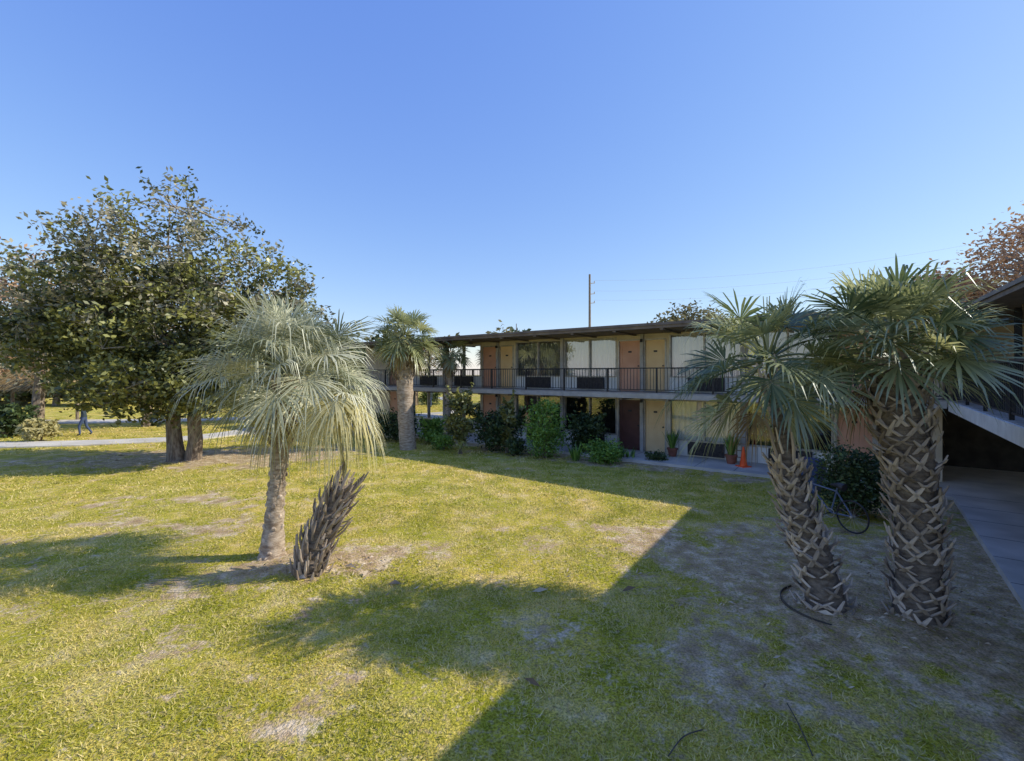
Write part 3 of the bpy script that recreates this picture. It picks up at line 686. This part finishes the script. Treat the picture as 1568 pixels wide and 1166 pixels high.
for i in range(19):
    a_,b_=pts[i],pts[i+1]; mb.add([(a_[0],a_[1],-.02),(b_[0],b_[1],-.02),(b_[0],b_[1],.08),(a_[0],a_[1],.08),(a_[0]+.01,a_[1],-.02),(b_[0]+.01,b_[1],-.02),(b_[0]+.01,b_[1],.08),(a_[0]+.01,a_[1],.08)],[(0,1,2,3),(7,6,5,4),(3,2,6,7)])
mb.obj('bed_edging',M_hose)
mb=MB()
for k in range(1000):
    reg=random.choices([(-3.0,7.5,1.3,.6),(4.9,5.9,1.5,.8),(2.8,6.8,2.0,2.0),(-12,16.8,4,1.5),(6.2,8,1.6,2)],[3,3,3,3,2])[0]
    x=random.gauss(reg[0],reg[2]*.6); y=random.gauss(reg[1],reg[3]*.6)
    if sd_right(x,y)<BW+.1 or y<2: continue
    th=random.uniform(0,6.28); big=random.random()<.05
    L_=random.uniform(.08,.14) if big else random.uniform(.015,.045); w_=L_*random.uniform(.12,.22); z=float(gz(np.array([x]),np.array([y]))[0])+.012
    c_,s_=math.cos(th),math.sin(th)
    mb.add([(x-c_*L_,y-s_*L_,z),(x-s_*w_,y+c_*w_,z+.03*(1+big)),(x+c_*L_,y+s_*L_,z+random.uniform(0,.05)),(x+s_*w_,y-c_*w_,z+.01)],[(0,1,2,3)],0,random.random())
mb.obj('leaf_litter',leaf_mat('dry_litter',(.20,.14,.09),(.7,.6,.48),.1,0))
# ------------------------------------------------------------------ person
def person(x,y,ang):
    rt=root('walking_person',(x,y,0))
    J={'pel':(0,0,.93),'sp':(0.01,0,1.15),'ch':(.02,0,1.36),'nk':(.03,0,1.50),'hd':(.05,0,1.58),'ht':(.05,0,1.73),
       'hl':(0,.09,.90),'kl':(.16,.10,.50),'al':(.12,.10,.09),'tl':(.26,.11,.05),'hr':(0,-.09,.90),'kr':(-.06,-.10,.49),'ar':(-.28,-.10,.14),'tr':(-.18,-.11,.05),
       'sl':(.02,.18,1.42),'el':(-.10,.23,1.14),'wl':(-.04,.24,.90),'fl':(-.01,.24,.80),'sr':(.02,-.18,1.42),'er':(.08,-.23,1.14),'wr':(.22,-.22,.94),'frr':(.27,-.21,.86)}
    Rd={'pel':.13,'sp':.12,'ch':.14,'nk':.055,'hd':.085,'ht':.075,'hl':.09,'kl':.06,'al':.042,'tl':.035,'hr':.09,'kr':.06,'ar':.042,'tr':.035,'sl':.06,'el':.045,'wl':.032,'fl':.03,'sr':.06,'er':.045,'wr':.032,'frr':.03}
    E=[('pel','sp'),('sp','ch'),('ch','nk'),('nk','hd'),('hd','ht'),('pel','hl'),('hl','kl'),('kl','al'),('al','tl'),('pel','hr'),('hr','kr'),('kr','ar'),('ar','tr'),('ch','sl'),('sl','el'),('el','wl'),('wl','fl'),('ch','sr'),('sr','er'),('er','wr'),('wr','frr')]
    ks=list(J); me=bpy.data.meshes.new('body'); me.from_pydata([J[k] for k in ks],[(ks.index(a_),ks.index(b_)) for a_,b_ in E],[])
    o=bpy.data.objects.new('body',me); link(o); o.parent=rt; rt.rotation_euler=(0,0,ang)
    sk=o.modifiers.new('skin','SKIN')
    if not me.skin_vertices:
        bpy.context.view_layer.objects.active=o; bpy.ops.mesh.customdata_skin_add()
    sv=me.skin_vertices[0].data
    for i,k in enumerate(ks): sv[i].radius=(Rd[k],Rd[k]); 
    sv[0].use_root=True
    ss=o.modifiers.new('sub','SUBSURF'); ss.levels=2; ss.render_levels=2
    m,nt,b=newmat('clothes_by_height'); N=nt.nodes; L=nt.links
    tc=N.new('ShaderNodeTexCoord'); sp=N.new('ShaderNodeSeparateXYZ'); L.new(tc.outputs['Object'],sp.inputs[0])
    rp=N.new('ShaderNodeValToRGB'); rp.color_ramp.interpolation='CONSTANT'; el=rp.color_ramp.elements
    for _ in range(3): el.new(.5)
    for q_,(p_,c_) in zip(el,[(0,(.03,.03,.03)),(.055,(.05,.08,.18)),(.53,(.03,.05,.07)),(.835,(.35,.2,.14)),(.93,(.03,.02,.015))]): q_.position=p_; q_.color=(*c_,1)
    ml=N.new('ShaderNodeMath'); ml.operation='DIVIDE'; ml.inputs[1].default_value=1.8; L.new(sp.outputs[2],ml.inputs[0]); L.new(ml.outputs[0],rp.inputs[0]); L.new(rp.outputs[0],b.inputs['Base Color']); b.inputs['Roughness'].default_value=.85
    me.materials.append(m)
person(-22.0,23.5,R(200))
# ------------------------------------------------------------------ light, sky, camera
sunv=V(1.40,.05,1).normalized()
sl=bpy.data.lights.new('sun','SUN'); sl.energy=5.0; sl.angle=R(.5); sl.color=(1,.92,.75)
so=bpy.data.objects.new('sun',sl); link(so); so.rotation_euler=sunv.to_track_quat('Z','Y').to_euler(); so.location=(20,5,20)
w=bpy.data.worlds.new('World'); scene.world=w; w.use_nodes=True; nt=w.node_tree; N=nt.nodes
sky=N.new('ShaderNodeTexSky'); sky.sky_type='NISHITA'; sky.sun_disc=False
sky.sun_elevation=math.asin(sunv.z); sky.sun_rotation=math.atan2(sunv.x,sunv.y)
sky.air_density=1.0; sky.dust_density=.3; sky.ozone_density=2.0
sep=N.new('ShaderNodeSeparateColor'); com=N.new('ShaderNodeCombineColor'); nt.links.new(sky.outputs[0],sep.inputs[0])
for i,(pw,k) in enumerate(((.86,1.0),(.72,1.0),(.32,1.12))):
    a_=N.new('ShaderNodeMath'); a_.operation='MULTIPLY'; a_.inputs[1].default_value=.14; nt.links.new(sep.outputs[i],a_.inputs[0])
    p_=N.new('ShaderNodeMath'); p_.operation='POWER'; p_.inputs[1].default_value=pw; nt.links.new(a_.outputs[0],p_.inputs[0])
    q_=N.new('ShaderNodeMath'); q_.operation='MULTIPLY'; q_.inputs[1].default_value=k/.15; nt.links.new(p_.outputs[0],q_.inputs[0])
    nt.links.new(q_.outputs[0],com.inputs[i])
bg=N['Background']; bg.inputs['Strength'].default_value=.15; nt.links.new(com.outputs[0],bg.inputs[0])
cam=bpy.data.cameras.new('camera'); cam.sensor_width=36; cam.lens=36*F/1568; cam.clip_end=3000; cam.clip_start=.05
cam.shift_y=-(583-572)/1568
co=bpy.data.objects.new('camera',cam); link(co); co.location=(0,0,EYE); co.rotation_euler=(R(90),0,0); scene.camera=co
scene.view_settings.view_transform='Standard'; scene.view_settings.look='None'; scene.view_settings.exposure=0
